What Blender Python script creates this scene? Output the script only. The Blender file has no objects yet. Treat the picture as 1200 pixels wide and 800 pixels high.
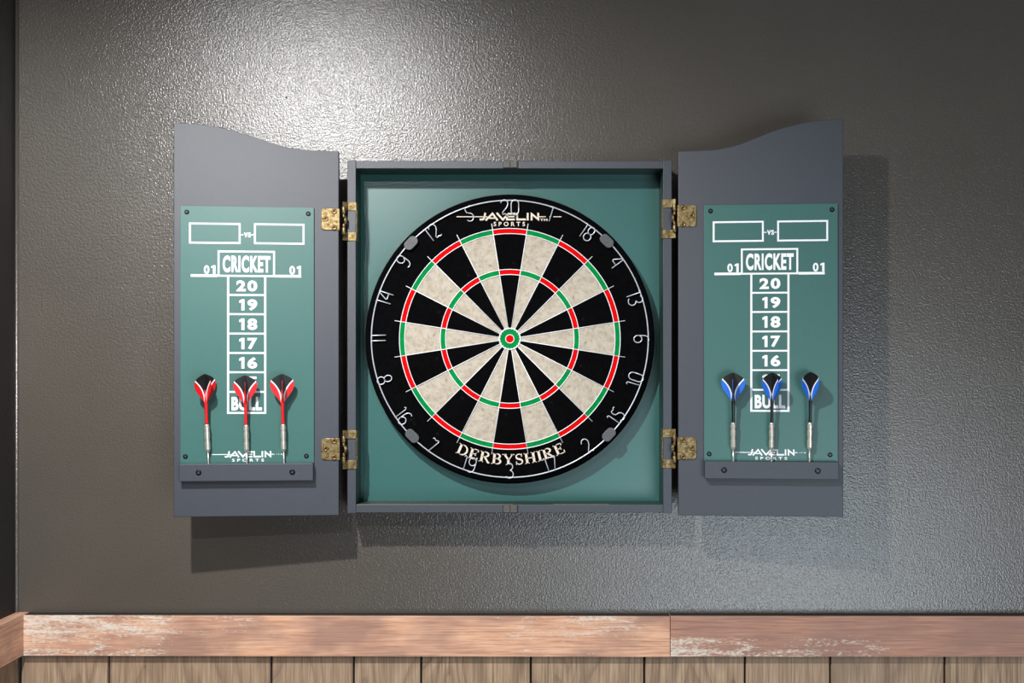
import bpy, math, random
from mathutils import Matrix, Vector
random.seed(7)
MM = 0.001
scene = bpy.context.scene
COL = scene.collection
pi, sin, cos = math.pi, math.sin, math.cos

# ------------------------------------------------------------------ camera
# world: X right, Y into the wall (wall face at Y=0), Z up; the board centre stands at X=0, Z=1.73 m
FPX, DIST = 1305.0, 1755.0            # focal length in pixels, camera to wall in mm
VPX, VPY = 612.0, 445.0               # principal point of the shifted lens
CAMX = (VPX - 597.5) * (DIST - 40) / FPX
CAMZ = 1730 - (VPY - 397.0) * (DIST - 40) / FPX
cam_d = bpy.data.cameras.new('camera')
cam_d.sensor_width = 36.0
cam_d.lens = FPX / 1200 * 36.0
cam_d.shift_x = -(VPX - 600) / 1200
cam_d.shift_y = (VPY - 400) / 1200
cam_d.clip_start = 0.02
cam = bpy.data.objects.new('camera', cam_d); COL.objects.link(cam)
cam.location = (CAMX * MM, -DIST * MM, CAMZ * MM)
cam.rotation_euler = (pi / 2, 0, 0)
scene.camera = cam

# ------------------------------------------------------------------ world and light
w = bpy.data.worlds.new('room_ambience'); scene.world = w
w.use_nodes = True
bg = w.node_tree.nodes['Background']
bg.inputs[0].default_value = (0.93, 0.97, 1.0, 1)
bg.inputs[1].default_value = 0.035

def lamp(name, kind, loc, energy, color, **kw):
    d = bpy.data.lights.new(name, kind); d.energy = energy; d.color = color
    for k, v in kw.items(): setattr(d, k, v)
    o = bpy.data.objects.new(name, d); COL.objects.link(o)
    o.location = loc
    return o
CEIL = CAMZ + 790
LX = CAMX - 490
for ly, watts in ((-1050, 106), (-2170, 46)):              # two recessed ceiling downlights in a row
    lamp('downlight_beam', 'SPOT', (LX * MM, ly * MM, (CEIL - 18) * MM), watts, (1.0, 0.994, 0.985),
         shadow_soft_size=0.018, spot_size=math.radians(179), spot_blend=0.62)
win = lamp('window_daylight', 'AREA', (1.16, -2.9, 0.68), 44, (0.78, 0.90, 1.0), shape='RECTANGLE', size=1.4, size_y=1.3)
win.rotation_euler = (pi / 2, 0, 0)

vs = scene.view_settings
vs.view_transform = 'Standard'; vs.look = 'None'; vs.exposure = 0.0; vs.gamma = 1.0
vs.use_curve_mapping = False

# ------------------------------------------------------------------ materials
def srgb(r, g, b):
    f = lambda c: (c / 255 / 12.92) if c / 255 <= 0.04045 else ((c / 255 + 0.055) / 1.055) ** 2.4
    return (f(r), f(g), f(b), 1)

class Mat:
    def __init__(s, name, color, rough=0.5, metal=0.0, spec=0.5):
        m = s.m = bpy.data.materials.new(name); m.use_nodes = True
        s.n = m.node_tree.nodes; s.l = m.node_tree.links
        s.b = s.n['Principled BSDF']
        s.b.inputs['Base Color'].default_value = color
        s.b.inputs['Roughness'].default_value = rough
        s.b.inputs['Metallic'].default_value = metal
        s.b.inputs['Specular IOR Level'].default_value = spec
        s.tc = None
    def coord(s, scale=(1, 1, 1), out='Object', rot=(0, 0, 0)):
        if s.tc is None: s.tc = s.n.new('ShaderNodeTexCoord')
        mp = s.n.new('ShaderNodeMapping'); mp.inputs['Scale'].default_value = scale
        mp.inputs['Rotation'].default_value = rot
        s.l.new(s.tc.outputs[out], mp.inputs[0]); return mp.outputs[0]
    def noise(s, vec, scale, detail=3, rough=0.5, dist=0.0):
        t = s.n.new('ShaderNodeTexNoise'); t.inputs['Scale'].default_value = scale
        t.inputs['Detail'].default_value = detail; t.inputs['Roughness'].default_value = rough
        t.inputs['Distortion'].default_value = dist
        s.l.new(vec, t.inputs['Vector']); return t.outputs['Fac']
    def ramp(s, fac, stops):
        r = s.n.new('ShaderNodeValToRGB'); e = r.color_ramp.elements
        while len(e) > 1: e.remove(e[-1])
        e[0].position = stops[0][0]; e[0].color = stops[0][1]
        for p, c in stops[1:]:
            q = e.new(p); q.color = c
        s.l.new(fac, r.inputs[0]); return r.outputs[0]
    def mix(s, fac, a, b, mode='MIX'):
        x = s.n.new('ShaderNodeMix'); x.data_type = 'RGBA'; x.blend_type = mode
        for sock, v in ((x.inputs[0], fac), (x.inputs[6], a), (x.inputs[7], b)):
            if hasattr(v, 'is_output'): s.l.new(v, sock)
            else: sock.default_value = v
        return x.outputs[2]
    def math(s, op, a, b=0.0, clamp=False):
        x = s.n.new('ShaderNodeMath'); x.operation = op; x.use_clamp = clamp
        for sock, v in ((x.inputs[0], a), (x.inputs[1], b)):
            if hasattr(v, 'is_output'): s.l.new(v, sock)
            else: sock.default_value = v
        return x.outputs[0]
    def color(s, c): s.l.new(c, s.b.inputs['Base Color'])
    def bump(s, h, strength=0.3, dist=0.001):
        b = s.n.new('ShaderNodeBump'); b.inputs['Strength'].default_value = strength
        b.inputs['Distance'].default_value = dist
        s.l.new(h, b.inputs['Height']); s.l.new(b.outputs[0], s.b.inputs['Normal'])
    def roughness(s, r): s.l.new(r, s.b.inputs['Roughness'])

def g(v): return (v, v, v, 1)
M = {}
# satin dark grey wall paint, rolled on: orange-peel relief
m = Mat('wall_paint', srgb(78, 75, 71), 0.28, 0, 0.95)
c = m.coord()
n1 = m.noise(c, 420, 2, 0.5); n2 = m.noise(c, 210, 2, 0.5)
m.bump(m.math('ADD', n1, m.math('MULTIPLY', n2, 0.9)), 0.43, 0.0011)
big = m.noise(c, 5, 3, 0.6)
m.color(m.ramp(big, [(0.3, srgb(75, 69, 62)), (0.7, srgb(80, 74, 67))]))
M['wall'] = m.m
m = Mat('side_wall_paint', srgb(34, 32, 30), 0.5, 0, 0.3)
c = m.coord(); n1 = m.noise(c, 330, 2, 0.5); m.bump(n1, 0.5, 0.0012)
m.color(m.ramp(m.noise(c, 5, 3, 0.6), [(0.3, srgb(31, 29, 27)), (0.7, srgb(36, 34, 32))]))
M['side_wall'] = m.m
# dark blue-grey laminated board of the cabinet
m = Mat('cabinet_laminate', srgb(60, 63, 71), 0.54, 0, 1.0)
c = m.coord(); n1 = m.noise(c, 900, 2, 0.6); n2 = m.noise(c, 40, 3, 0.6)
m.color(m.mix(n1, srgb(22, 28, 40), srgb(40, 47, 61))); m.bump(n1, 0.6, 0.0004)
M['lam'] = m.m
m = Mat('cabinet_black_edge', srgb(26, 28, 32), 0.55); c = m.coord(); n1 = m.noise(c, 500)
m.bump(n1, 0.2, 0.0003); M['edge'] = m.m
def green(name, a, b, r):
    m = Mat(name, a, r, 0, 0.66); c = m.coord(); n1 = m.noise(c, 700, 2, 0.6)
    m.color(m.mix(n1, a, b)); m.bump(n1, 0.25, 0.0003); return m.m
M['green'] = green('scoreboard_green', srgb(45, 89, 84), srgb(58, 105, 99), 0.42)
M['back_green'] = green('back_panel_green', srgb(44, 89, 86), srgb(55, 102, 98), 0.35)
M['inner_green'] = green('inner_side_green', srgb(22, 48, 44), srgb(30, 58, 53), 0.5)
m = Mat('white_print', srgb(238, 240, 242), 0.5); c = m.coord(); n1 = m.noise(c, 300)
m.color(m.mix(n1, srgb(228, 231, 234), srgb(245, 246, 248))); M['white'] = m.m
m = Mat('tan_print', srgb(220, 205, 185), 0.7); c = m.coord(); n1 = m.noise(c, 400)
m.color(m.mix(n1, srgb(196, 178, 158), srgb(234, 222, 206))); M['tan'] = m.m
# sisal
def sisal(name, lo, hi, spots, r=0.85):
    m = Mat(name, hi, r, 0, 0.06); c = m.coord(); n1 = m.noise(c, 130, 4, 0.65, 0.6)
    col = m.ramp(n1, [(0.35, lo), (0.6, hi)])
    n2 = m.noise(c, 60, 2, 0.5)
    col = m.mix(m.ramp(n2, [(0.70, g(0)), (0.76, g(1))]), col, spots)
    m.color(col); m.bump(m.noise(c, 900, 2), 0.4, 0.0004); return m.m
M['cream'] = sisal('cream_sisal', srgb(160, 149, 132), srgb(184, 174, 159), srgb(134, 121, 104))
M['black'] = sisal('black_sisal', srgb(2, 2, 3), srgb(5, 5, 6), srgb(20, 19, 18), 0.95)
M['red'] = sisal('red_sisal', srgb(198, 3, 5), srgb(210, 5, 7), srgb(184, 5, 6))
M['bgreen'] = sisal('green_sisal', srgb(2, 118, 54), srgb(4, 130, 60), srgb(3, 106, 50))
m = Mat('spider_wire_steel', srgb(236, 239, 242), 0.4, 0.0); c = m.coord(); m.roughness(m.ramp(m.noise(c, 200), [(0.3, g(0.28)), (0.7, g(0.45))])); M['wire'] = m.m
m = Mat('number_wire_steel', srgb(200, 203, 210), 0.35, 0.35); c = m.coord(); m.roughness(m.ramp(m.noise(c, 200), [(0.3, g(0.28)), (0.7, g(0.45))])); M['nwire'] = m.m
m = Mat('grey_plastic_clip', srgb(80, 82, 84), 0.4); c = m.coord(); n1 = m.noise(c, 250); m.color(m.mix(n1, srgb(66, 68, 70), srgb(90, 92, 94))); M['clip'] = m.m
# antique brass
m = Mat('antique_brass', srgb(190, 160, 100), 0.34, 0.9); c = m.coord(); n1 = m.noise(c, 260, 4, 0.6)
m.color(m.ramp(n1, [(0.32, srgb(82, 65, 40)), (0.48, srgb(130, 111, 74)), (0.68, srgb(160, 146, 112))]))
m.roughness(m.ramp(n1, [(0.3, g(0.6)), (0.7, g(0.42))])); M['brass'] = m.m
m = Mat('dark_brass', srgb(110, 84, 52), 0.4, 0.85); c = m.coord(); n1 = m.noise(c, 300); m.color(m.mix(n1, srgb(84, 62, 38), srgb(150, 118, 76))); M['dbrass'] = m.m
m = Mat('black_screw', srgb(5, 5, 6), 0.35, 0.0, 0.25); c = m.coord(); m.roughness(m.ramp(m.noise(c, 200), [(0.3, g(0.25)), (0.7, g(0.4))])); M['screw'] = m.m
m = Mat('magnet_grey', srgb(118, 114, 108), 0.45, 0.2); c = m.coord(); n1 = m.noise(c, 300); m.color(m.mix(n1, srgb(70, 68, 64), srgb(92, 89, 84))); M['magnet'] = m.m
m = Mat('raw_edge', srgb(186, 160, 132), 0.7); c = m.coord(); n1 = m.noise(c, 200); m.color(m.mix(n1, srgb(112, 98, 84), srgb(142, 126, 108))); M['raw'] = m.m
# dart materials
def plain(key, name, a, b, r=0.35, metal=0.0, s=250):
    m = Mat(name, a, r, metal); c = m.coord(); m.color(m.mix(m.noise(c, s), a, b)); M[key] = m.m
plain('nickel', 'nickel_barrel', srgb(196, 190, 178), srgb(222, 216, 205), 0.36, 0.6)
plain('steel', 'steel_point', srgb(196, 192, 186), srgb(222, 218, 212), 0.3, 0.7)
plain('dred', 'red_plastic', srgb(202, 8, 16), srgb(216, 14, 22), 0.4)
plain('dblack', 'black_plastic', srgb(14, 14, 17), srgb(22, 22, 26), 0.3)
plain('dblue', 'blue_flight', srgb(18, 96, 200), srgb(26, 108, 212), 0.5)
plain('fred', 'red_flight', srgb(200, 8, 16), srgb(212, 14, 22), 0.5)
plain('fblack', 'black_flight', srgb(8, 8, 11), srgb(12, 12, 16), 0.55)
plain('dwhite', 'white_flight', srgb(225, 226, 232), srgb(240, 241, 245), 0.35)
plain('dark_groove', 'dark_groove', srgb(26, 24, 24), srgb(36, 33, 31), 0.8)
plain('floor', 'floor_brown', srgb(96, 78, 62), srgb(116, 94, 74), 0.5, 0, 6)
plain('ceil', 'ceiling_white', srgb(205, 204, 200), srgb(214, 213, 209), 0.8, 0, 20)
plain('fixture', 'fixture_white', srgb(228, 228, 226), srgb(236, 236, 234), 0.4)

# worn, limewashed reddish rail boards (own wear shapes, in the board's length)
def rail_mat(name, stops, hstops, dark=srgb(168, 122, 96), mid=srgb(210, 161, 131), lite=srgb(226, 186, 157)):
    m = Mat(name, srgb(160, 108, 84), 0.62, 0, 0.35)
    c = m.coord((1, 1, 1)); cs = m.coord((7, 20, 42)); cg = m.coord((5, 60, 160))
    grain = m.noise(cg, 3.0, 4, 0.6, 0.3)
    col = m.ramp(grain, [(0.30, tuple(dark[i] for i in range(4))), (0.5, mid), (0.72, lite)])
    tone = m.noise(m.coord((4, 4, 9)), 1.6, 3, 0.6)
    col = m.mix(m.ramp(tone, [(0.42, g(0)), (0.62, g(0.75))]), col, srgb(146, 112, 100), 'MIX')
    sep = m.n.new('ShaderNodeSeparateXYZ'); m.l.new(m.tc.outputs['Object'], sep.inputs[0])
    # density of limewash along the board and across its height
    dens = m.ramp(m.math('DIVIDE', sep.outputs[0], 1.3), stops)
    hh = m.ramp(m.math('DIVIDE', sep.outputs[2], 0.064), hstops)
    white = m.noise(cs, 2.2, 6, 0.72, 0.8)
    fine = m.noise(m.coord((60, 60, 160)), 3.0, 3, 0.6)
    thr = m.math('ADD', m.math('MULTIPLY', white, 0.66), m.math('MULTIPLY', fine, 0.34))
    dd = m.math('MULTIPLY', dens, hh)
    mask = m.math('MULTIPLY', m.math('SUBTRACT', m.math('ADD', thr, m.math('MULTIPLY', dd, 0.34)), 0.70), 9.0, True)
    col = m.mix(mask, col, srgb(214, 200, 186))
    m.color(col)
    m.bump(m.math('ADD', m.math('MULTIPLY', grain, 0.6), m.math('MULTIPLY', mask, 0.5)), 0.4, 0.0012)
    return m.m
M['rail_a'] = rail_mat('worn_rail_board_a', [(0.0, g(0.78)), (0.16, g(0.74)), (0.21, g(0.28)), (0.24, g(0.5)), (0.31, g(0.30)), (0.36, g(0.06)), (0.50, g(0.04)), (0.60, g(0.55)), (0.74, g(0.5)), (0.78, g(0.15))],
                       [(0.0, g(0.75)), (0.45, g(0.8)), (0.6, g(1.0)), (1.0, g(1.0))])
M['rail_b'] = rail_mat('worn_rail_board_b', [(0.0, g(0.75)), (0.10, g(0.6)), (0.26, g(0.55)), (0.33, g(0.1)), (1.0, g(0.2))],
                       [(0.0, g(1.0)), (0.42, g(1.0)), (0.55, g(0.25)), (1.0, g(0.35))], srgb(136, 98, 84), srgb(170, 126, 106), srgb(190, 148, 126))
M['rail_c'] = rail_mat('worn_rail_board_c', [(0.0, g(0.05)), (1.0, g(0.2))], [(0.0, g(0.6)), (1.0, g(0.6))])
# printed barn-wood panelling
m = Mat('barn_wood_plank', srgb(142, 112, 86), 0.6, 0, 0.35)
oi = m.n.new('ShaderNodeObjectInfo')
c0 = m.coord()
off = m.n.new('ShaderNodeVectorMath'); off.operation = 'ADD'
cmb = m.n.new('ShaderNodeCombineXYZ')
m.l.new(m.math('MULTIPLY', oi.outputs['Random'], 9.0), cmb.inputs[0]); m.l.new(m.math('MULTIPLY', oi.outputs['Random'], 31.0), cmb.inputs[2])
m.l.new(c0, off.inputs[0]); m.l.new(cmb.outputs[0], off.inputs[1])
def scl(v, s):
    mp = m.n.new('ShaderNodeMapping'); mp.inputs['Scale'].default_value = s; m.l.new(v, mp.inputs[0]); return mp.outputs[0]
rings = m.noise(scl(off.outputs[0], (9, 9, 2.2)), 1.0, 2, 0.5, 0.4)
band = m.math('FRACT', m.math('MULTIPLY', rings, 13.0))
bandc = m.ramp(band, [(0.0, g(0.0)), (0.5, g(1)), (0.92, g(0.7)), (1.0, g(0.0))])
fib = m.noise(scl(off.outputs[0], (260, 260, 9)), 1.0, 4, 0.65)
col = m.ramp(fib, [(0.3, srgb(114, 90, 68)), (0.5, srgb(160, 134, 108)), (0.7, srgb(188, 164, 138))])
col = m.mix(m.math('MULTIPLY', m.math('SUBTRACT', 1.0, bandc), 0.55), col, srgb(88, 70, 56))
col = m.mix(m.math('MULTIPLY', oi.outputs['Random'], 0.35), col, srgb(150, 126, 108))
stain = m.noise(scl(off.outputs[0], (26, 26, 12)), 1.0, 4, 0.7, 1.2)
col = m.mix(m.ramp(stain, [(0.70, g(0)), (0.74, g(0.9))]), col, srgb(44, 36, 34))
m.color(col); m.bump(fib, 0.4, 0.0008)
M['plank'] = m.m

# ------------------------------------------------------------------ mesh helpers (all lengths in mm)
class MB:
    def __init__(s): s.v = []; s.f = []; s.mi = []; s.sm = []
    def add(s, vs, fs, mi=0, smooth=False):
        o = len(s.v); s.v += [tuple(p) for p in vs]
        for f in fs: s.f.append(tuple(i + o for i in f)); s.mi.append(mi); s.sm.append(smooth)
        return s
    def box(s, x0, x1, y0, y1, z0, z1, mi=0):
        x0, x1 = min(x0, x1), max(x0, x1); y0, y1 = min(y0, y1), max(y0, y1); z0, z1 = min(z0, z1), max(z0, z1)
        v = [(x0,y0,z0),(x1,y0,z0),(x1,y1,z0),(x0,y1,z0),(x0,y0,z1),(x1,y0,z1),(x1,y1,z1),(x0,y1,z1)]
        return s.add(v, [(0,3,2,1),(4,5,6,7),(0,1,5,4),(1,2,6,5),(2,3,7,6),(3,0,4,7)], mi)
    def prism(s, pts, y0, y1, mi=0):
        """closed outline in (x, z), extruded from y0 (front, towards the room) to y1"""
        a = sum(p[0]*q[1] - q[0]*p[1] for p, q in zip(pts, pts[1:] + pts[:1]))
        if a < 0: pts = pts[::-1]
        n = len(pts)
        v = [(p[0], y0, p[1]) for p in pts] + [(p[0], y1, p[1]) for p in pts]
        f = [tuple(range(n)), tuple(range(2*n - 1, n - 1, -1))]
        f += [(i, i + n, (i + 1) % n + n, (i + 1) % n) for i in range(n)]
        return s.add(v, f, mi)
    def tube(s, pts, r, seg=6, closed=False, mi=0, up=(0, 1, 0)):
        pts = [Vector(p) for p in pts]; n = len(pts); up = Vector(up)
        v = []
        for i, p in enumerate(pts):
            if closed: t = pts[(i+1) % n] - pts[i-1]
            else: t = pts[min(i+1, n-1)] - pts[max(i-1, 0)]
            t.normalize()
            a = t.cross(up)
            if a.length < 1e-6: a = t.cross(Vector((1, 0, 0)))
            a.normalize(); b = t.cross(a)
            for k in range(seg):
                an = 2*pi*k/seg
                v.append(p + a*(cos(an)*r) + b*(sin(an)*r))
        f = []
        for i in range(n if closed else n - 1):
            j = (i + 1) % n
            for k in range(seg):
                f.append((i*seg + k, j*seg + k, j*seg + (k+1) % seg, i*seg + (k+1) % seg))
        s.add(v, f, mi, True)
        if not closed:
            o = len(s.v) - len(v)
            s.f.append(tuple(o + k for k in range(seg))); s.mi.append(mi); s.sm.append(False)
            s.f.append(tuple(o + (n-1)*seg + k for k in range(seg-1, -1, -1))); s.mi.append(mi); s.sm.append(False)
        return s
    def lathe(s, prof, seg=32, mi=0, axis='y', smooth=True, c=(0, 0, 0)):
        """prof: list of (radius, height along axis)"""
        v = []; n = len(prof)
        for r, h in prof:
            for k in range(seg):
                a = 2*pi*k/seg
                if axis == 'y': v.append((c[0] + r*cos(a), c[1] + h, c[2] + r*sin(a)))
                else: v.append((c[0] + r*cos(a), c[1] + r*sin(a), c[2] + h))
        f = []
        for i in range(n - 1):
            for k in range(seg):
                q = (i*seg + k, (i+1)*seg + k, (i+1)*seg + (k+1) % seg, i*seg + (k+1) % seg)
                f.append(q)
        s.add(v, f, mi, smooth)
        o = len(s.v) - len(v)
        s.f.append(tuple(o + k for k in range(seg))); s.mi.append(mi); s.sm.append(False)
        s.f.append(tuple(o + (n-1)*seg + k for k in range(seg - 1, -1, -1))); s.mi.append(mi); s.sm.append(False)
        return s
    def stroke(s, pts, wd, y0, y1, mi=0, closed=False):
        """flat ribbon of width wd following an open polyline in (x, z), mitred"""
        n = len(pts); L = []; R = []
        for i in range(n):
            p = Vector(pts[i])
            if closed: a = Vector(pts[i-1]); b = Vector(pts[(i+1) % n])
            else: a = Vector(pts[max(i-1, 0)]); b = Vector(pts[min(i+1, n-1)])
            d1 = (p - a); d2 = (b - p)
            if d1.length < 1e-9: d1 = d2
            if d2.length < 1e-9: d2 = d1
            d1 = d1.normalized(); d2 = d2.normalized()
            n1 = Vector((-d1[1], d1[0])); n2 = Vector((-d2[1], d2[0]))
            mm = n1 + n2
            if mm.length < 1e-6: mm = n1
            mm.normalize(); k = 1 / max(0.45, mm.dot(n1))
            hw = (wd[i] if isinstance(wd, (list, tuple)) else wd) / 2
            L.append(p + mm*hw*k); R.append(p - mm*hw*k)
        for i in range(n if closed else n - 1):
            j = (i + 1) % n
            s.prism([tuple(L[i]), tuple(R[i]), tuple(R[j]), tuple(L[j])], y0, y1, mi)
        return s
    def mesh(s, name, mats):
        me = bpy.data.meshes.new(name)
        me.from_pydata([(a*MM, b*MM, c*MM) for a, b, c in s.v], [], s.f)
        for k in mats: me.materials.append(M[k])
        me.polygons.foreach_set('material_index', s.mi); me.polygons.foreach_set('use_smooth', s.sm)
        me.update()
        import bmesh
        bm = bmesh.new(); bm.from_mesh(me); bmesh.ops.recalc_face_normals(bm, faces=bm.faces); bm.to_mesh(me); bm.free()
        return me
    def build(s, name, mats, parent=None, bevel=0, loc=(0, 0, 0)):
        if isinstance(mats, str): mats = [mats]
        return link(name, s.mesh(name, mats), parent, loc, bevel)

def link(name, me, parent=None, loc=(0, 0, 0), bevel=0):
    o = bpy.data.objects.new(name, me); COL.objects.link(o)
    o.location = tuple(c*MM for c in loc)
    if parent is not None: o.parent = parent
    if bevel:
        b = o.modifiers.new('bevel', 'BEVEL'); b.width = bevel*MM; b.segments = 2; b.limit_method = 'ANGLE'; b.angle_limit = math.radians(40)
    return o
def tag(o, label=None, cat=None, group=None, kind=None):
    if label: o['label'] = label
    if cat: o['category'] = cat
    if group: o['group'] = group
    if kind: o['kind'] = kind
    return o
def empty(name, loc=(0, 0, 0)):
    o = bpy.data.objects.new(name, None); COL.objects.link(o); o.empty_display_size = 0.05
    o.location = tuple(c*MM for c in loc); return o
def at(px, py, h):
    """real position (x, z) in mm of something standing h mm off the back wall"""
    s = (DIST - h) / FPX
    return (CAMX + (px - VPX)*s, CAMZ + (VPY - py)*s)

def text_mb(body, x0, x1, z0, z1, y0, y1, bold=0.0, mb=None):
    """lettering fitted into a rectangle, as a thin printed layer"""
    cu = bpy.data.curves.new('t', 'FONT'); cu.body = body; cu.offset = bold; cu.space_character = 1.0 + bold * 2.6; cu.resolution_u = 4
    cu.fill_mode = 'FRONT'
    ob = bpy.data.objects.new('t', cu); COL.objects.link(ob)
    dg = bpy.context.evaluated_depsgraph_get(); dg.update()
    me = bpy.data.meshes.new_from_object(ob.evaluated_get(dg))
    vs_ = [v.co.copy() for v in me.vertices]; fs = [tuple(p.vertices) for p in me.polygons]
    bpy.data.objects.remove(ob); bpy.data.curves.remove(cu); bpy.data.meshes.remove(me)
    ax, bx = min(v.x for v in vs_), max(v.x for v in vs_); ay, by = min(v.y for v in vs_), max(v.y for v in vs_)
    mb = mb or MB()
    mb.add([(x0 + (v.x-ax)/(bx-ax)*(x1-x0), y0, z0 + (v.y-ay)/(by-ay)*(z1-z0)) for v in vs_], fs)
    return mb

# ------------------------------------------------------------------ the setting
XL = at(19, 0, 0)[0]                    # left wall face
XR = 1900
tag(MB().box(XL - 60, XR, 0, 60, 0, CEIL).build('wall_back', 'wall'), kind='structure')
wall_back = bpy.data.objects['wall_back']
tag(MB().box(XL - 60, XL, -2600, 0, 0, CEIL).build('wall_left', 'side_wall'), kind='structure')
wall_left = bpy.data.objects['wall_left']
tag(MB().box(XL - 60, XR, -2600, 60, -40, 0).build('floor', 'floor'), kind='structure')
tag(MB().box(XL - 60, XR, -2600, 60, CEIL, CEIL + 40).build('ceiling', 'ceil'), kind='structure')
RT = 20
# bead of paint in the corner and an old nail hole
MB().tube([(XL + 1.6, -1.6, 4), (XL + 1.6, -1.6, CEIL - 2)], 2.8, 8).build('paint_bead', 'wall', wall_back)
nx0, nz0 = at(335.5, 114, 0)
MB().lathe([(1.7, 0.5), (1.7, -0.15)], 10, 0, 'y').build('nail_hole', 'dark_groove', wall_back, 0, (nx0, 0, nz0))
ZT = at(0, 720.3, RT)[1]; ZB = at(0, 768.3, RT)[1]
xm = at(785.5, 0, RT)[0]
def rail(name, mat, x0, x1, loc, rot=0.0, top=1):
    mb = MB(); hgt = ZT - ZB
    mb.box(x0, x1, -RT, 0, 0, hgt)
    # the top face takes the darker second material by default
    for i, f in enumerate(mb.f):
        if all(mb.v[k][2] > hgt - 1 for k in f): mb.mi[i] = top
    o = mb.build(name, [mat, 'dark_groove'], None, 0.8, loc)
    o.rotation_euler = (0, 0, rot)
    return tag(o, kind='structure')
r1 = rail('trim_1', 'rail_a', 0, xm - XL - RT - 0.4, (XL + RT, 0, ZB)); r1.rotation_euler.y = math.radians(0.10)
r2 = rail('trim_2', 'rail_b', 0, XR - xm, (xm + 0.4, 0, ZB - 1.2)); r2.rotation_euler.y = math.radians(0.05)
r3 = rail('trim_3', 'rail_c', 0, 2500, (XL, 0, ZB + 0.5), rot=-pi/2, top=0)
r3.scale = (1, -1, 1)
# panelling boards under the rail: every board is a piece of its own
edges = [at(p, 0, 8)[0] for p in (24, 127.5, 318, 414.5, 493.5, 622, 755, 873, 973, 1107, 1228, 1352, 1470)]
while edges[-1] < XR - 160: edges.append(edges[-1] + random.uniform(120, 180))
for a, b in zip(edges, edges[1:]):
    MB().box(a + 1.7, b - 1.7, -8, -0.5, 4, ZB - 0.5).build('plank', 'plank', wall_back, 0.8)
MB().box(XL + 8.2, edges[-1], -1.2, -0.2, 4, ZB - 2).build('panel_backing', 'dark_groove', wall_back)
ys = [-17]
while ys[-1] > -2400: ys.append(ys[-1] - random.uniform(110, 180))
for a, b in zip(ys, ys[1:]):
    MB().box(XL + 0.5, XL + 8, b + 1.7, a - 1.7, 4, ZB - 1).build('plank', 'plank', wall_left, 0.8)
MB().box(XL + 0.2, XL + 1.2, -2400, -8.5, 4, ZB - 2).build('panel_backing', 'dark_groove', wall_left)
MB().box(XL + 0.5, XL + 8, -15.6, -8.3, 4, ZB - 1).build('plank', 'plank', wall_left, 0.5)
ceiling = bpy.data.objects['ceiling']
for ly in (-1050, -2170):
    MB().lathe([(60, 0), (60, -4), (50, -7), (46, -7), (44, -3), (44, 0)], 32, 0, 'z').build('downlight_trim', 'fixture', ceiling, 0, (LX, ly, CEIL))
    MB().lathe([(44, 0), (43.5, -2), (30, -3)], 32, 0, 'z').build('downlight_lens', 'fixture', ceiling, 0, (LX, ly, CEIL))

# ------------------------------------------------------------------ cabinet
HC, HB, HD = 62, 12, 78                 # off the wall: frame front, back panel, door face at the hinge
cab = empty('dartboard_cabinet', (0, 0, 0))
tag(cab, 'open dark grey dartboard cabinet with green lining and two scoreboard doors', 'cabinet')
fx0, fz1 = at(407, 187.6, HC); fx1, fz0 = at(787.2, 601.2, HC)
ix0, iz1 = at(417, 197.3, HC); ix1, iz0 = at(777.2, 591, HC)
for a, b, nm in ((fx0, ix0, 'side_board'), (ix1, fx1, 'side_board')):
    inner = b if a == fx0 else a
    mb = MB().box(a, b, -HC, -0.5, fz0, fz1)
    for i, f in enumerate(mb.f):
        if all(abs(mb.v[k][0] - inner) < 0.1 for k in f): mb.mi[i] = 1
    mb.build(nm, ['lam', 'inner_green'], cab, 0.6)
for a, b, nm, inner in ((iz1, fz1 - 1.2, 'top_board', iz1), (fz0 + 0.8, iz0, 'bottom_board', iz0)):
    mb = MB().box(ix0 + 0.05, ix1 - 0.05, -HC + 0.4, -0.5, a, b)
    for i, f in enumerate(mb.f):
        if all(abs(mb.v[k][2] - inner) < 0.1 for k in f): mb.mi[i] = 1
    mb.build(nm, ['lam', 'inner_green'], cab, 0.6)
MB().box(ix0 + 0.1, ix1 - 0.1, -HB, -1, iz0 + 0.1, iz1 - 0.1).build('back_panel', 'back_green', cab)
# chipped raw strip along the lower lip
MB().box(ix0 + 2, ix0 + 240, -HC + 0.2, -HC + 2.6, iz0 - 0.2, iz0 + 0.35).build('chipped_lip', 'raw', cab)
MB().box(ix0 + 300, ix0 + 385, -HC + 0.2, -HC + 2.2, iz0 - 0.2, iz0 + 0.35).build('chipped_lip', 'raw', cab)
# nail heads on the outside of the frame
def nail(x, y, z, ax):
    mb = MB().lathe([(2.2, -0.4), (2.2, 0.5), (1.2, 1.1)], 10, 0, 'y')
    o = mb.build('nail_head', 'screw', cab, 0, (x, y, z))
    o.rotation_euler = {'up': (pi/2, 0, 0), 'down': (-pi/2, 0, 0), 'left': (0, 0, pi/2), 'right': (0, 0, -pi/2)}[ax]
nx = (fx0 + ix0) / 2
for x, z, ax in ((at(421, 0, HC)[0], fz1 - 1.2, 'up'), (at(773, 0, HC)[0], fz1 - 1.2, 'up'), (at(421, 0, HC)[0], fz0 + 0.8, 'down'),
                 (at(773.5, 0, HC)[0], fz0 + 0.8, 'down'), (fx0, at(0, 201.5, HC)[1], 'left'), (fx0, at(0, 586, HC)[1], 'left'),
                 (fx1, at(0, 201.5, HC)[1], 'right'), (fx1, at(0, 586, HC)[1], 'right')):
    nail(x, -HC + 6, z, ax)
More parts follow.
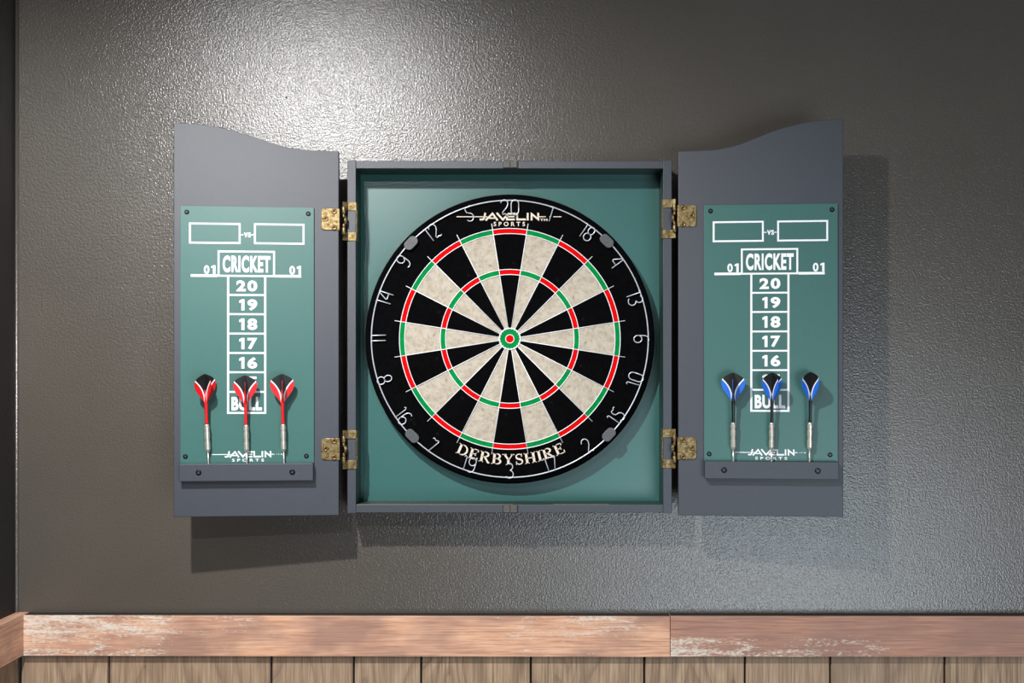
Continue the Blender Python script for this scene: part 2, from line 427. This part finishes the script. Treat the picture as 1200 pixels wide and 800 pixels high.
# magnetic catches in the middle of top and bottom boards
for y0_, y1_ in ((188.6, 196.2), (592.0, 600.2)):
    xa, za = at(589.8, y0_, HC + 2); xb, zb = at(605.8, y1_, HC + 2)
    hs = MB().box(xa - 0.8, xb + 1.6, -HC - 1.2, -HC + 6, zb - 0.9, za + 0.4).build('magnetic_catch', 'edge', cab, 0.3)
    xc = (xa + xb) / 2
    for a, b in ((xa, xc - 0.35), (xc + 0.35, xb)):
        MB().box(a, b, -HC - 2.6, -HC - 1.1, zb, za).build('pole_plate', 'magnet', hs, 0.2)

# ------------------------------------------------------------------ doors with scoreboards
ANG = math.radians(5.0)
DW, DT = 243.0, 15.0
def screw_mb(r=4.2, y=-0.0, depth=1.6):
    mb = MB().lathe([(r, y), (r, y - depth*0.5), (r*0.72, y - depth)], 16, 0, 'y')
    for k in range(2):
        a = 0.5 + k*pi/2
        dx, dz = cos(a)*r*0.55, sin(a)*r*0.55; nx_, nz_ = -sin(a)*0.4, cos(a)*0.4
        mb.prism([(dx+nx_, dz+nz_), (-dx+nx_, -dz+nz_), (-dx-nx_, -dz-nz_), (dx-nx_, dz-nz_)], y - depth - 0.12, y - depth + 0.1, 1)
    return mb
screw_big = screw_mb(4.2).mesh('screw', ['screw', 'clip'])
screw_small = screw_mb(3.5).mesh('screw', ['screw', 'clip'])
brass_screw = MB()
brass_screw.lathe([(4.2, 0), (4.2, -0.5), (3.2, -0.9), (2.0, -0.5), (1.6, -0.3)], 16, 0, 'y')
brass_screw.lathe([(1.5, -0.2), (1.4, -0.45)], 8, 1, 'y')
brass_screw = brass_screw.mesh('screw', ['dbrass', 'screw'])

def S(px0): return px0 * 1.277            # print layout: reference-size units to mm
def door(side):
    hx = at(397 if side < 0 else 795, 0, HD)[0]
    d_z0 = at(0, 603.6, HD)[1]
    d_in = at(0, 177.2, HD)[1]
    tipz = at(0, 144 if side < 0 else 139.5, HD + DW*sin(ANG))[1]
    # S-curved crown: (fraction from hinge to tip, fraction of rise)
    prof = [(0, 0), (0.14, 0.012), (0.23, 0.04), (0.34, 0.15), (0.45, 0.355), (0.56, 0.60), (0.68, 0.80), (0.80, 0.935), (0.90, 0.985), (1, 1)]
    def interp(t):
        for (a, va), (b, vb), i in zip(prof, prof[1:], range(99)):
            if t <= b:
                p0 = prof[max(i-1, 0)]; p3 = prof[min(i+2, len(prof)-1)]
                u = (t - a)/(b - a)
                m0 = (vb - p0[1])/(b - p0[0])*(b - a); m1 = (p3[1] - va)/(p3[0] - a)*(b - a)
                return (2*u**3-3*u**2+1)*va + (u**3-2*u**2+u)*m0 + (-2*u**3+3*u**2)*vb + (u**3-u**2)*m1
        return 1
    pts = [(0, d_z0)] + [(side*DW*k/40, d_in + (tipz - d_in)*interp(k/40)) for k in range(41)] + [(side*DW, d_z0)]
    pts = [(p[0], p[1] - CAMZ) for p in pts]
    mb = MB().prism(pts, 0, DT)
    o = mb.build('door', 'lam', cab, 0.8, (hx, -HD, CAMZ))
    o.rotation_euler = (0, 0, -side*ANG)
    o['label'] = 'dark grey arched cabinet door with a green scoreboard'
    def loc(px, py):
        """point on the door face -> door-local (x, z)"""
        q = (px - VPX)/FPX
        # hx + side*t*cos - CAMX = q*(DIST - HD - t*sin)
        t = (q*(DIST - HD) - (hx - CAMX)) / (side*cos(ANG) + q*sin(ANG))
        h = HD + t*sin(ANG)
        return side*t, (VPY - py)*(DIST - h)/FPX
    if side < 0:
        x0, z1 = loc(211.7, 241.5); x1, z0 = loc(368.2, 541.8)
    else:
        x0, z1 = loc(824.8, 240.6); x1, z0 = loc(981.3, 540.6)
    zr = z0 - S(20.2)
    PT = 3.2
    MB().box(x0, x1, -PT, 0, z0, z1).build('scoreboard', 'green', o, 0.4)
    MB().box(x0 + 0.4, x1 - 0.4, -13, 0, zr, z0).build('dart_rack', 'lam', o, 0.7)
    ya, yb = -PT - 0.25, -PT + 0.05
    X = lambda p: x0 + (p - 211.7)*(x1 - x0)/156.5
    Z = lambda p: z1 - (p - 241.5)*(z1 - z0)/300.3
    # white frames and the cricket grid
    fr = MB(); lw = S(2.1)
    def rect(a, b, c_, d_):  # noqa
        fr.box(X(a), X(c_), ya, yb, Z(b), Z(b) - lw); fr.box(X(a), X(c_), ya, yb, Z(d_), Z(d_) + lw)
        fr.box(X(a), X(a) + lw, ya, yb, Z(b) - lw, Z(d_) + lw); fr.box(X(c_) - lw, X(c_), ya, yb, Z(b) - lw, Z(d_) + lw)
    rect(222, 260.8, 282, 285.2); fr.build('name_box', 'white', o); fr = MB()
    rect(297.7, 260.8, 357, 285.2); fr.build('name_box', 'white', o); fr = MB()
    fr.box(X(282.4), X(285.2), ya, yb, Z(273.8), Z(274.9)); fr.box(X(294.4), X(297.2), ya, yb, Z(273.8), Z(274.9))
    rect(255.2, 293, 322.2, 323.6)
    fr.box(X(224), X(255), ya, yb, Z(321), Z(324)); fr.box(X(322.4), X(353), ya, yb, Z(321), Z(324))
    ln = [323.9, 346, 368.4, 391.2, 413.8, 436.4, 459.4, 484]
    fr.box(X(266.2), X(266.2) + lw*1.1, ya, yb, Z(323.7), Z(484)); fr.box(X(312) - lw*1.1, X(312), ya, yb, Z(323.7), Z(484))
    for k in ln[1:]: fr.box(X(266.2) + lw*1.1, X(312) - lw*1.1, ya, yb, Z(k), Z(k) + lw)
    fr.build('score_grid', 'white', o)
    def word(s_, a, b, c_, d_, bold, nm='printed_word'):
        if s_ == '1':                     # flagged one, drawn as an outline
            w_ = c_ - a; h_ = d_ - b
            q = [(1, 1), (1, 0), (0.52, 0), (0.0, 0.14), (0.06, 0.34), (0.44, 0.25), (0.44, 1)]
            mb_ = MB().prism([(X(a + u*w_), Z(b + v*h_)) for u, v in q], ya, yb)
        else: mb_ = text_mb(s_, X(a), X(c_), Z(d_), Z(b), ya, yb, bold)
        mb_.build('printed_numeral' if s_.isdigit() else nm, 'white', o)
    word('CRICKET', 261, 298.8, 317, 318.6, 0.040)
    word('0', 239.2, 310.4, 245.6, 320.6, 0.034); word('1', 247.6, 310.4, 252.6, 320.6, 0.034)
    word('0', 339.2, 310.4, 345.8, 320.6, 0.034); word('1', 347.8, 310.4, 352.8, 320.6, 0.034)
    word('vs', 285.8, 271.6, 294, 277.4, 0.022)
    rows = [('2', '0'), ('1', '9'), ('1', '8'), ('1', '7'), ('1', '6'), ('1', '5')]
    for i, (a, b) in enumerate(rows):
        tz = ln[i] + 3.9; bz = ln[i+1] - 5.4
        wa = (277, 288) if a == '2' else (280.2, 286.4)
        word(a, wa[0], tz, wa[1], bz, 0.042); word(b, 290, tz, 301.4, bz, 0.042)
    word('BULL', 271.4, 464.2, 307, 480.2, 0.044)
    lg = MB(); javelin(lg, X(263.6), X(318.4), Z(535), Z(527.8), ya, yb, X(248), X(331))
    text_mb('S P O R T S', X(272), X(309.4), Z(540), Z(536.6), ya, yb, 0.02, lg)
    lg.build('maker_lettering', 'white', o)
    for p in ((219.4, 248.6), (361.4, 248.8), (217.8, 533.6), (359.2, 533.8)):
        s_ = link('screw', screw_small, o, (X(p[0]), -PT, Z(p[1])))
    for p in ((234.6, 551.8), (343.6, 552.0)):
        s_ = link('screw', screw_big, o, (X(p[0]), -13, Z(p[1])))
    # hinge leaves on the door face
    for (a, b) in ((244.2, 269.6), (513.4, 539.0)) if side < 0 else ((240.0, 265.6), (512.4, 538.2)):
        lx0, lz1 = loc(376.4, a) if side < 0 else loc(816.2, a)
        _, lz0 = loc(376.4, b) if side < 0 else loc(816.2, b)
        r = 5.0; pts = [(-side*1.5, lz0), (-side*1.5, lz1)]
        for k in range(7):
            an = pi/2*k/6; pts.append((lx0 - side*r + side*r*sin(an), lz1 - r + r*cos(an)))
        for k in range(7):
            an = pi/2*k/6; pts.append((lx0 - side*r + side*r*cos(an), lz0 + r - r*sin(an)))
        MB().prism(pts, -1.8, 0).build('hinge_leaf', 'brass', o, 0.7)
        zc = (lz0 + lz1)/2; Lh = (lz1 - lz0)/2
        for sx, sz in ((0.26*lx0, Lh*0.75), (0.26*lx0, -Lh*0.75), (0.75*lx0, 0.05*Lh)):
            link('screw', brass_screw, o, (sx, -1.8, zc + sz))
    return o, (x0, x1, z0, z1, zr, PT, X, Z)

def javelin(mb, x0, x1, z0, z1, ya, yb, xa, xb, tm=False):
    """wide speed-lettering JAVELIN with a bar running through it"""
    W = x1 - x0; H = z1 - z0; t = H*0.24
    def st(pts, k=1.0): mb.stroke([(x0 + a*W, z0 + b*H) for a, b in pts], t*k, ya, yb)
    st([(0.0, 0.12), (0.055, 0.12), (0.075, 0.3), (0.095, 1.0)])
    st([(0.10, 0.0), (0.215, 0.9), (0.30, 0.0)]); st([(0.16, 0.30), (0.27, 0.30)], 0.7)
    st([(0.285, 1.0), (0.385, 0.1), (0.48, 0.88), (0.60, 0.88)])
    st([(0.455, 0.5), (0.58, 0.5)], 0.8); st([(0.455, 0.62), (0.455, 0.12), (0.585, 0.12)])
    st([(0.625, 1.0), (0.625, 0.12), (0.77, 0.12)])
    st([(0.80, 0.0), (0.80, 1.0)]); st([(0.865, 0.0), (0.865, 0.85), (0.975, 0.15), (0.975, 1.0)])
    zc = z0 + 0.48*H; hw = H*0.055
    mb.box(xa, x0 + 0.13*W, ya, yb, zc - hw, zc + hw)
    mb.box(x0 + 0.98*W, x0 + 0.98*W + (xb - x1)*0.34, ya, yb, zc - hw, zc + hw)
    mb.box(x1 + (xb - x1)*0.44, x1 + (xb - x1)*0.50, ya, yb, zc - hw, zc + hw)
    mb.box(x1 + (xb - x1)*0.62, x1 + (xb - x1)*(1.0 if tm else 0.70), ya, yb, zc - hw, zc + hw)
    if not tm: mb.box(x1 + (xb - x1)*0.84, xb, ya, yb, zc - hw, zc + hw)
    if tm: text_mb('TM', x1 + 0.5, x1 + (xb - x1)*0.36, z0 - H*0.1, z0 + H*0.22, ya, yb, 0.02, mb)

door_l, PL = door(-1)
door_r, PR = door(+1)

# hinge barrels with wings wrapped round the frame edge
def hinge(side, ya_, yb_):
    """ya_, yb_: reference heights of the two wings' outer ends"""
    hx = at(402 if side < 0 else 791.3, 0, HD)[0]
    z1 = at(0, ya_, HC)[1]; z0 = at(0, yb_, HC)[1]; L = z1 - z0
    ex = ix0 if side < 0 else ix1        # inner edge of the side board
    yc = -HC - 8.5
    mb = MB()
    for a, b, r in ((0.14, 0.32, 3.1), (0.68, 0.86, 3.1), (0.32, 0.42, 2.1), (0.58, 0.68, 2.1)):
        mb.lathe([(r*0.8, z0 + L*a), (r, z0 + L*a + 1), (r, z0 + L*b - 1), (r*0.8, z0 + L*b)], 12, 0, 'z', True, (hx, yc, 0))
    mb.lathe([(1.4, z0 + L*0.36), (1.4, z0 + L*0.64)], 10, 1, 'z', True, (hx - side*1.5, yc + 0.5, 0))
    mb.lathe([(1.1, z0 + L*0.40), (1.1, z0 + L*0.60)], 10, 0, 'z', True, (hx - side*3.4, yc - 0.6, 0))
    h = mb.build('hinge', ['brass', 'dbrass'], cab)
    wv = MB()
    s = -side                            # direction from barrel towards the cabinet inside
    for a, b in ((0.0, 0.215), (0.785, 1.0)):
        za, zb = z0 + L*a, z0 + L*b
        # strip from under the barrel, stepping down on to the frame front and round its inner edge
        path = [(hx + side*2, yc + 2.5), (hx + s*1.0, -HC - 4.2), (hx + s*5.5, -HC - 1.2), (ex - s*3.0, -HC - 1.2), (ex + s*0.6, -HC - 0.9), (ex + s*1.1, -HC + 1.0), (ex + s*1.1, -HC + 16)]
        n = len(path); v = []; tk = 1.0
        for i, (x, y) in enumerate(path):
            p = Vector((x, y)); q = Vector(path[min(i+1, n-1)]) - Vector(path[max(i-1, 0)]); q.normalize()
            nn = Vector((q[1], -q[0])) * (tk/2) * (1 if s > 0 else -1)
            for e_ in (1, -1):
                for z in (za, zb): v.append((x + nn[0]*e_, y + nn[1]*e_, z))
        f = []
        for i in range(n - 1):
            A, B = i*4, (i+1)*4
            f += [(A, B, B+1, A+1), (A+2, A+3, B+3, B+2), (A, A+2, B+2, B), (A+1, B+1, B+3, A+3)]
        f += [(0, 1, 3, 2), ((n-1)*4, (n-1)*4+2, (n-1)*4+3, (n-1)*4+1)]
        wv.add(v, f)
    wv.box(ex + s*0.6, ex + s*1.6, -HC - 0.3, -HC + 16, z0 + L*0.2, z0 + L*0.8)
    wv.build('hinge_wing', 'brass', h, 0.25)
    for q in (0.28, 0.72):
        o = link('screw', brass_screw, h, (ex + s*1.6, -HC + 4.5, z0 + L*q)); o.rotation_euler = (0, 0, pi/2*s)
for side, a, b in ((-1, 237.0, 282.0), (-1, 504.0, 549.2), (1, 233.6, 279.2), (1, 502.4, 548.2)):
    hinge(side, a, b)

# ------------------------------------------------------------------ dartboard
HF = 40                                  # playing face off the wall
BZ = 1730
board = empty('dartboard', (0, -HB, BZ))
tag(board, 'round bristle dartboard with red and green scoring rings inside the cabinet', 'dartboard')
FY = -(HF - HB)                          # face in board-local y
RB = 224.0
MB().lathe([(214, 0), (RB - 1, FY*0.25), (RB, FY*0.5), (RB - 0.5, FY*0.75), (RB - 3, FY + 2.6), (RB - 6.5, FY + 1.0), (150, FY + 1.0)], 128).build('board_body', 'black', board)
def sector(r0, r1, a0, a1, y0, y1, n=6):
    p = [(r1*sin(a0 + (a1-a0)*k/n), r1*cos(a0 + (a1-a0)*k/n)) for k in range(n+1)]
    q = [(r0*sin(a0 + (a1-a0)*k/n), r0*cos(a0 + (a1-a0)*k/n)) for k in range(n+1)]
    mb = MB()
    for k in range(n): mb.prism([p[k], p[k+1], q[k+1], q[k]], y0, y1)
    return mb
def solid_sector(r0, r1, y0, y1, n=8):
    a0, a1 = -pi/20, pi/20
    p = [(r1*sin(a0 + (a1-a0)*k/n), r1*cos(a0 + (a1-a0)*k/n)) for k in range(n+1)]
    q = [(r0*sin(a0 + (a1-a0)*k/n), r0*cos(a0 + (a1-a0)*k/n)) for k in range(n, -1, -1)]
    return MB().prism(p + q, y0, y1)
kinds = [('double_segment', 162, 170, ('red', 'bgreen')), ('single_segment', 107, 162, ('black', 'cream')),
         ('treble_segment', 99, 107, ('red', 'bgreen')), ('single_segment', 15.5, 99, ('black', 'cream'))]
for nm, r0, r1, mats in kinds:
    pair = [solid_sector(r0, r1, FY, FY + 1.6).mesh(nm, [k]) for k in mats]
    for k in range(20):
        o = link(nm, pair[k % 2], board); o.rotation_euler = (0, k*pi/10, 0)
MB().lathe([(15.6, FY + 1.6), (15.6, FY - 0.05), (15.0, FY - 0.2)], 40).build('outer_bull', 'bgreen', board)
MB().lathe([(6.3, FY + 1), (6.3, FY - 0.5), (5.8, FY - 0.6)], 28).build('bullseye', 'red', board)
# spider wires
rw = MB().tube([(0, FY - 0.6, 15.8), (0, FY - 0.6, 179.5)], 0.62, 6).mesh('spider_wire', ['wire'])
for k in range(20):
    o = link('spider_wire', rw, board); o.rotation_euler = (0, (k + 0.5)*pi/10, 0)
for r, n, wr in ((170, 120, 0.66), (162, 120, 0.62), (107, 100, 0.62), (99, 100, 0.62), (16.2, 40, 0.95), (6.5, 28, 0.6)):
    MB().tube([(r*sin(2*pi*k/n), FY - 0.7, r*cos(2*pi*k/n)) for k in range(n)], wr, 6, True).build('ring_wire', 'wire', board)
# little staple ends round the bull wire
st_ = MB()
for k in range(20):
    a = (k + 0.5)*pi/10
    st_.tube([(14.2*sin(a), FY - 0.6, 14.2*cos(a)), (18.0*sin(a), FY - 0.6, 18.0*cos(a))], 0.75, 6)
st_.build('bull_staples', 'wire', board)
# number ring with bent-wire numerals
RN = 213.0; NY = FY - 2.2
ring = MB().tube([(RN*sin(2*pi*k/140), NY, RN*cos(2*pi*k/140)) for k in range(140)], 1.05, 8, True).build('number_ring', 'nwire', board)
def arc(cx, cz, rx, rz, a0, a1, n=14):
    return [(cx + rx*cos(math.radians(a0 + (a1-a0)*k/n)), cz + rz*sin(math.radians(a0 + (a1-a0)*k/n))) for k in range(n+1)]
DIG = {  # unit height, wire strokes; second value is the width
    '0': ([arc(0.27, 0.72, 0.25, 0.28, 0, 180) + arc(0.27, 0.28, 0.25, 0.28, 180, 360) + [(0.52, 0.72)]], 0.54),
    '1': ([[(0.0, 0.90), (0.07, 1.0), (0.16, 0.93), (0.18, 0.0)]], 0.22),
    '2': ([arc(0.24, 0.74, 0.24, 0.26, 170, -20) + [(0.40, 0.5), (0.12, 0.16), (0.14, 0.02), (0.28, 0.08), (0.42, 0.0), (0.52, 0.06)]], 0.54),
    '3': ([arc(0.22, 0.76, 0.22, 0.24, 150, -80) + arc(0.22, 0.26, 0.26, 0.26, 80, -150)], 0.5),
    '4': ([[(0.44, 0.0), (0.44, 1.0), (0.36, 0.98), (0.02, 0.42), (0.06, 0.34), (0.44, 0.34)]], 0.5),
    '5': ([[(0.50, 0.98), (0.40, 1.02), (0.30, 0.94), (0.12, 0.96), (0.06, 0.84), (0.10, 0.62)] + arc(0.22, 0.27, 0.25, 0.27, 70, -150)], 0.5),
    '6': ([arc(0.30, 0.68, 0.26, 0.32, 60, 180, 10) + arc(0.27, 0.27, 0.24, 0.27, 180, 540, 18)], 0.52),
    '7': ([[(0.0, 0.90), (0.05, 0.99), (0.20, 0.92), (0.44, 0.98), (0.46, 0.90), (0.22, 0.0)]], 0.48),
    '8': ([arc(0.25, 0.74, 0.21, 0.26, -60, 240, 16) + [(0.25, 0.5)] + arc(0.25, 0.26, 0.25, 0.26, 60, -240, 16) + [(0.25, 0.5), (0.355, 0.515)]], 0.5),
    '9': ([arc(0.24, 0.32, 0.26, 0.32, 240, 360, 10) + arc(0.26, 0.73, 0.24, 0.27, 0, 360, 18)], 0.52),
}
order = [20, 1, 18, 4, 13, 6, 10, 15, 2, 17, 3, 19, 7, 16, 8, 11, 14, 9, 12, 5]
NH = 23.0
for k, num in enumerate(order):
    s_ = str(num); gap = 0.14
    wid = sum(DIG[ch][1] for ch in s_) + gap*(len(s_) - 1)
    inward = 6 <= k <= 14
    mb = MB(); x = -wid/2
    for ch in s_:
        for pl in DIG[ch][0]:
            mb.tube([((x + a)*NH, 0, (b - 0.5)*NH) for a, b in pl], 0.85, 6)
        x += DIG[ch][1] + gap
    a = k*pi/10
    rc = RN - NH*0.47 if not inward else RN - NH*0.45
    o = mb.build('wire_number', 'nwire', ring, 0, (rc*sin(a), NY - 0.3, rc*cos(a)))
    o.rotation_euler = (0, a + (pi if inward else 0), 0)
for ang in (-45.9, 44.7, 134.0, 225.2):
    a = math.radians(ang); mb = MB(); pts = []
    for k in range(24):
        t = 2*pi*k/24
        pts.append((5.0*(1 if cos(t) > 0 else -1) + 6.6*cos(t), 7.4*sin(t)))
    mb.prism(pts, -3.4, 1.5)
    mb.prism([(p[0]*0.14 + 1, p[1]*0.3) for p in pts], -3.7, -3.2)
    o = mb.build('ring_clip', 'clip', board, 1.4, (211.5*sin(a), NY, 211.5*cos(a))); o.rotation_euler = (0, a, 0)
# printed lettering
lg = MB(); k_ = (DIST - HF)/FPX
bx = lambda p: (p - 597.5)*k_
bz = lambda p: (397 - p)*k_
javelin(lg, bx(562), bx(632.5), bz(258), bz(249.2), FY + 0.75, FY + 1.05, bx(535), bx(658), True)
text_mb('S P O R T S', bx(578.4), bx(615.4), bz(264.8), bz(259.8), FY + 0.75, FY + 1.05, 0.02, lg)
lg.build('maker_lettering', 'tan', board)
# DERBYSHIRE in serif capitals along the lower rim
def serif_glyph(ch):
    A, T, Q = 0.17, 0.075, 0.06           # stem, thin stroke, serif height
    P = []                                # polygons / strokes: ('p', pts) or ('s', pts, width)
    def stem(x, a=0.0, b=1.0): P.append(('p', [(x - A/2, a), (x + A/2, a), (x + A/2, b), (x - A/2, b)]))
    def ser(x, z, wd=0.34): P.append(('p', [(x - wd/2, z), (x + wd/2, z), (x + wd/2, z + Q), (x - wd/2, z + Q)]))
    def bowl(x, zc, rx, rz, a0=90, a1=-90):
        pts = arc(x, zc, rx, rz, a0, a1, 12); n = len(pts)
        wd = [T + (A - T)*sin(pi*i/(n-1))**1.5 for i in range(n)]
        P.append(('s', pts, wd))
    def bar(x0, x1, z): P.append(('p', [(x0, z - T/2), (x1, z - T/2), (x1, z + T/2), (x0, z + T/2)]))
    if ch == 'D': stem(0.17); ser(0.15, 0, 0.3); ser(0.15, 1 - Q, 0.3); bar(0.17, 0.36, 1 - T/2); bar(0.17, 0.36, T/2); bowl(0.34, 0.5, 0.36, 0.46); return P, 0.80
    if ch == 'E':
        stem(0.17); ser(0.15, 0, 0.3); ser(0.15, 1 - Q, 0.3); bar(0.17, 0.62, 1 - T/2); bar(0.17, 0.66, T/2); bar(0.17, 0.50, 0.52)
        for x, z0, z1 in ((0.60, 0.76, 1.0), (0.65, 0.0, 0.26), (0.48, 0.38, 0.66)): P.append(('p', [(x - 0.04, z0), (x + 0.03, z0), (x + 0.03, z1), (x - 0.04, z1)]))
        return P, 0.70
    if ch in 'RB':
        stem(0.17); ser(0.15, 0, 0.32); ser(0.15, 1 - Q, 0.3); bar(0.17, 0.36, 1 - T/2); bowl(0.34, 0.75, 0.22 if ch == 'B' else 0.26, 0.215); bar(0.17, 0.36, 0.52)
        if ch == 'B': bar(0.17, 0.36, T/2); bowl(0.34, 0.275, 0.29, 0.24); return P, 0.70
        P.append(('s', [(0.36, 0.52), (0.66, 0.05), (0.78, 0.03)], [A*0.9, A, T])); return P, 0.80
    if ch == 'Y':
        P.append(('s', [(0.12, 1.0), (0.40, 0.46)], A)); P.append(('s', [(0.70, 1.0), (0.42, 0.46)], T*1.2)); stem(0.40, 0.0, 0.5)
        ser(0.40, 0, 0.36); ser(0.12, 1 - Q, 0.32); ser(0.70, 1 - Q, 0.26); return P, 0.80
    if ch == 'S':
        pts = arc(0.29, 0.745, 0.20, 0.22, 30, 255, 12) + arc(0.29, 0.265, 0.22, 0.23, 75, -150, 12); n = len(pts)
        P.append(('s', pts, [T*1.1 + (A - T)*math.exp(-((i/(n-1) - 0.5)/0.2)**2) for i in range(n)]))
        P.append(('p', [(0.44, 0.72), (0.50, 0.72), (0.50, 1.0), (0.46, 1.0)])); P.append(('p', [(0.06, 0.0), (0.10, 0.0), (0.12, 0.30), (0.06, 0.30)])); return P, 0.58
    if ch == 'H':
        stem(0.17); stem(0.67)
        for x in (0.17, 0.67): ser(x, 0, 0.32); ser(x, 1 - Q, 0.32)
        bar(0.17, 0.67, 0.5); return P, 0.84
    if ch == 'I': stem(0.17); ser(0.17, 0, 0.32); ser(0.17, 1 - Q, 0.32); return P, 0.34
word = 'DERBYSHIRE'; CH = 16.6; r_base = 194.0
gl = [serif_glyph(c_) for c_ in word]; gp = 0.075
tot = sum(q[1] for q in gl) + gp*(len(gl) - 1)
span = math.radians(52.0)
mb = MB(); u = 0
for P, wd in gl:
    a = -span/2 + (u + wd/2)/tot*span + math.radians(0.4)
    mw = span*(r_base - 8)/tot           # mm per unit of advance
    def tr(p):
        x = (p[0] - wd/2)*mw; r = r_base - p[1]*CH
        return (r*sin(a) + x*cos(a), -r*cos(a) + x*sin(a))
    for it in P:
        if it[0] == 'p': mb.prism([tr(p) for p in it[1]], FY + 0.7, FY + 1.05)
        else: mb.stroke([tr(p) for p in it[1]], [w_*CH for w_ in it[2]] if isinstance(it[2], list) else it[2]*CH, FY + 0.7, FY + 1.05)
    u += wd + gp
mb.build('model_lettering', 'tan', board)

# ------------------------------------------------------------------ darts
def make_dart(flight, shaft):
    """dart standing point-down, point tip at z=0, axis along z; length in mm"""
    e = empty('dart')
    MB().lathe([(0.3, 0), (0.9, 5), (1.15, 10), (1.15, 30)], 10, 0, 'z').build('point', 'steel', e)
    prof = [(1.3, 29), (2.2, 30), (3.4, 33)]
    z = 34
    while z < 66:
        big = 4.0 if (z < 43 or 50 < z < 58 or z > 62) else 3.5
        prof += [(big, z), (big, z + 1.3), (big - 0.5, z + 1.4), (big - 0.5, z + 2.0)]; z += 2.1
    prof += [(3.5, 67), (3.1, 70), (2.6, 71)]
    MB().lathe(prof, 14, 0, 'z', False).build('barrel', 'nickel', e)
    MB().lathe([(2.4, 70.5), (2.6, 73), (2.2, 80), (2.4, 92), (2.7, 106), (2.2, 108), (1.6, 122)], 12, 0, 'z').build('shaft', shaft, e)
    # four-vane flight: black heart, white swoosh, coloured flank
    prof = [(0.0, 3.0), (0.10, 5.6), (0.25, 10.2), (0.40, 14.6), (0.52, 16.9), (0.62, 17.5), (0.74, 17.1), (0.83, 14.6), (0.91, 9.6), (0.97, 4.4), (1.0, 1.2)]
    def e_(t):
        for (a, va), (b, vb) in zip(prof, prof[1:]):
            if t <= b: return va + (vb - va)*(t - a)/(b - a)
        return prof[-1][1]
    z0, z1 = 104, 146; n = 20; th = 0.25
    vanes = []
    for q in range(4):
        mb = MB()
        for i in range(n):
            ta, tb = i/n, (i+1)/n
            def lim(t):
                E_ = e_(t)
                b1 = min(E_, 1.2 + 15.0*(t/0.8)**2.6); b2 = min(E_, b1 + 1.6 + 1.2*t)
                return 0.0, b1, b2, E_
            A, B = lim(ta), lim(tb)
            for j, mi in ((0, 0), (1, 1), (2, 2)):
                if A[j+1] - A[j] < 1e-4 and B[j+1] - B[j] < 1e-4: continue
                za, zb = z0 + (z1-z0)*ta, z0 + (z1-z0)*tb
                qd = [(A[j], za), (A[j+1], za), (B[j+1], zb), (B[j], zb)]
                pts = []
                for p in qd:
                    if not pts or (abs(p[0]-pts[-1][0]) + abs(p[1]-pts[-1][1])) > 1e-4: pts.append(p)
                if len(pts) >= 3: mb.prism(pts, -th, th, mi)
        o = mb.build('flight_vane', ['fblack', 'dwhite', flight], e); o.rotation_euler = (0, 0, q*pi/2)
    return e
def copy_thing(o):
    c_ = o.copy(); COL.objects.link(c_)
    for ch in o.children:
        d = ch.copy(); COL.objects.link(d); d.parent = c_
    return c_
def place_dart(e, dr, info, side, bx_, tx_, ybot, ytop, spin, label, group):
    """bx_, tx_: reference x of point and of flight; ybot where the point meets the rack, ytop the flight's end"""
    x0, x1, z0, z1, zr, PT, X, Z = info
    pb = Vector((X(bx_), -8.5, z0)); pt = Vector((X(tx_), -22.0, z0 + (ybot - ytop)*1.277))
    d = (pt - pb).normalized()
    L = (pt - pb).length; sink = 12.0
    base = pb - d*sink
    k = (L + sink)/146.0
    zax = d; xax = Vector((1, 0, 0)); xax = (xax - zax*xax.dot(zax)).normalized(); yax = zax.cross(xax)
    R = Matrix((xax, yax, zax)).transposed().to_4x4() @ Matrix.Rotation(math.radians(spin), 4, 'Z') @ Matrix.Scale(k, 4)
    DM = Matrix.Translation(dr.location) @ Matrix.Rotation(dr.rotation_euler.z, 4, 'Z')
    e.matrix_world = DM @ Matrix.Translation(base*MM) @ R
    tag(e, label, 'dart', group)
red0 = make_dart('fred', 'dred')
reds = [red0, copy_thing(red0), copy_thing(red0)]
blue0 = make_dart('dblue', 'dblack')
blues = [blue0, copy_thing(blue0), copy_thing(blue0)]
o_ = 211.7 - 824.8
for e, a in zip(reds, (
    (245.4, 243.0, 542, 438, 40, 'red dart with narrow-looking flight, beside the outer edge of its door'),
    (290.0, 289.4, 542, 439.5, 8, 'red dart standing in front of the BULL box'),
    (333.4, 332.2, 542, 438, 8, 'red dart standing between the BULL box and the brass hinge'))):
    place_dart(e, door_l, PL, -1, *a, 'red and black darts in the rack')
for e, a in zip(blues, (
    (859.0 + o_, 857.6 + o_, 542, 438.6, -8, 'blue-flighted dart standing between the brass hinge and the BULL box'),
    (903.6 + o_, 903.0 + o_, 542, 438.6, 24, 'blue-flighted dart standing in front of the BULL box'),
    (947.8 + o_, 947.4 + o_, 542, 438, 34, 'blue-flighted dart beside the outer edge of its door'))):
    place_dart(e, door_r, PR, 1, *a, 'blue and black darts in the rack')
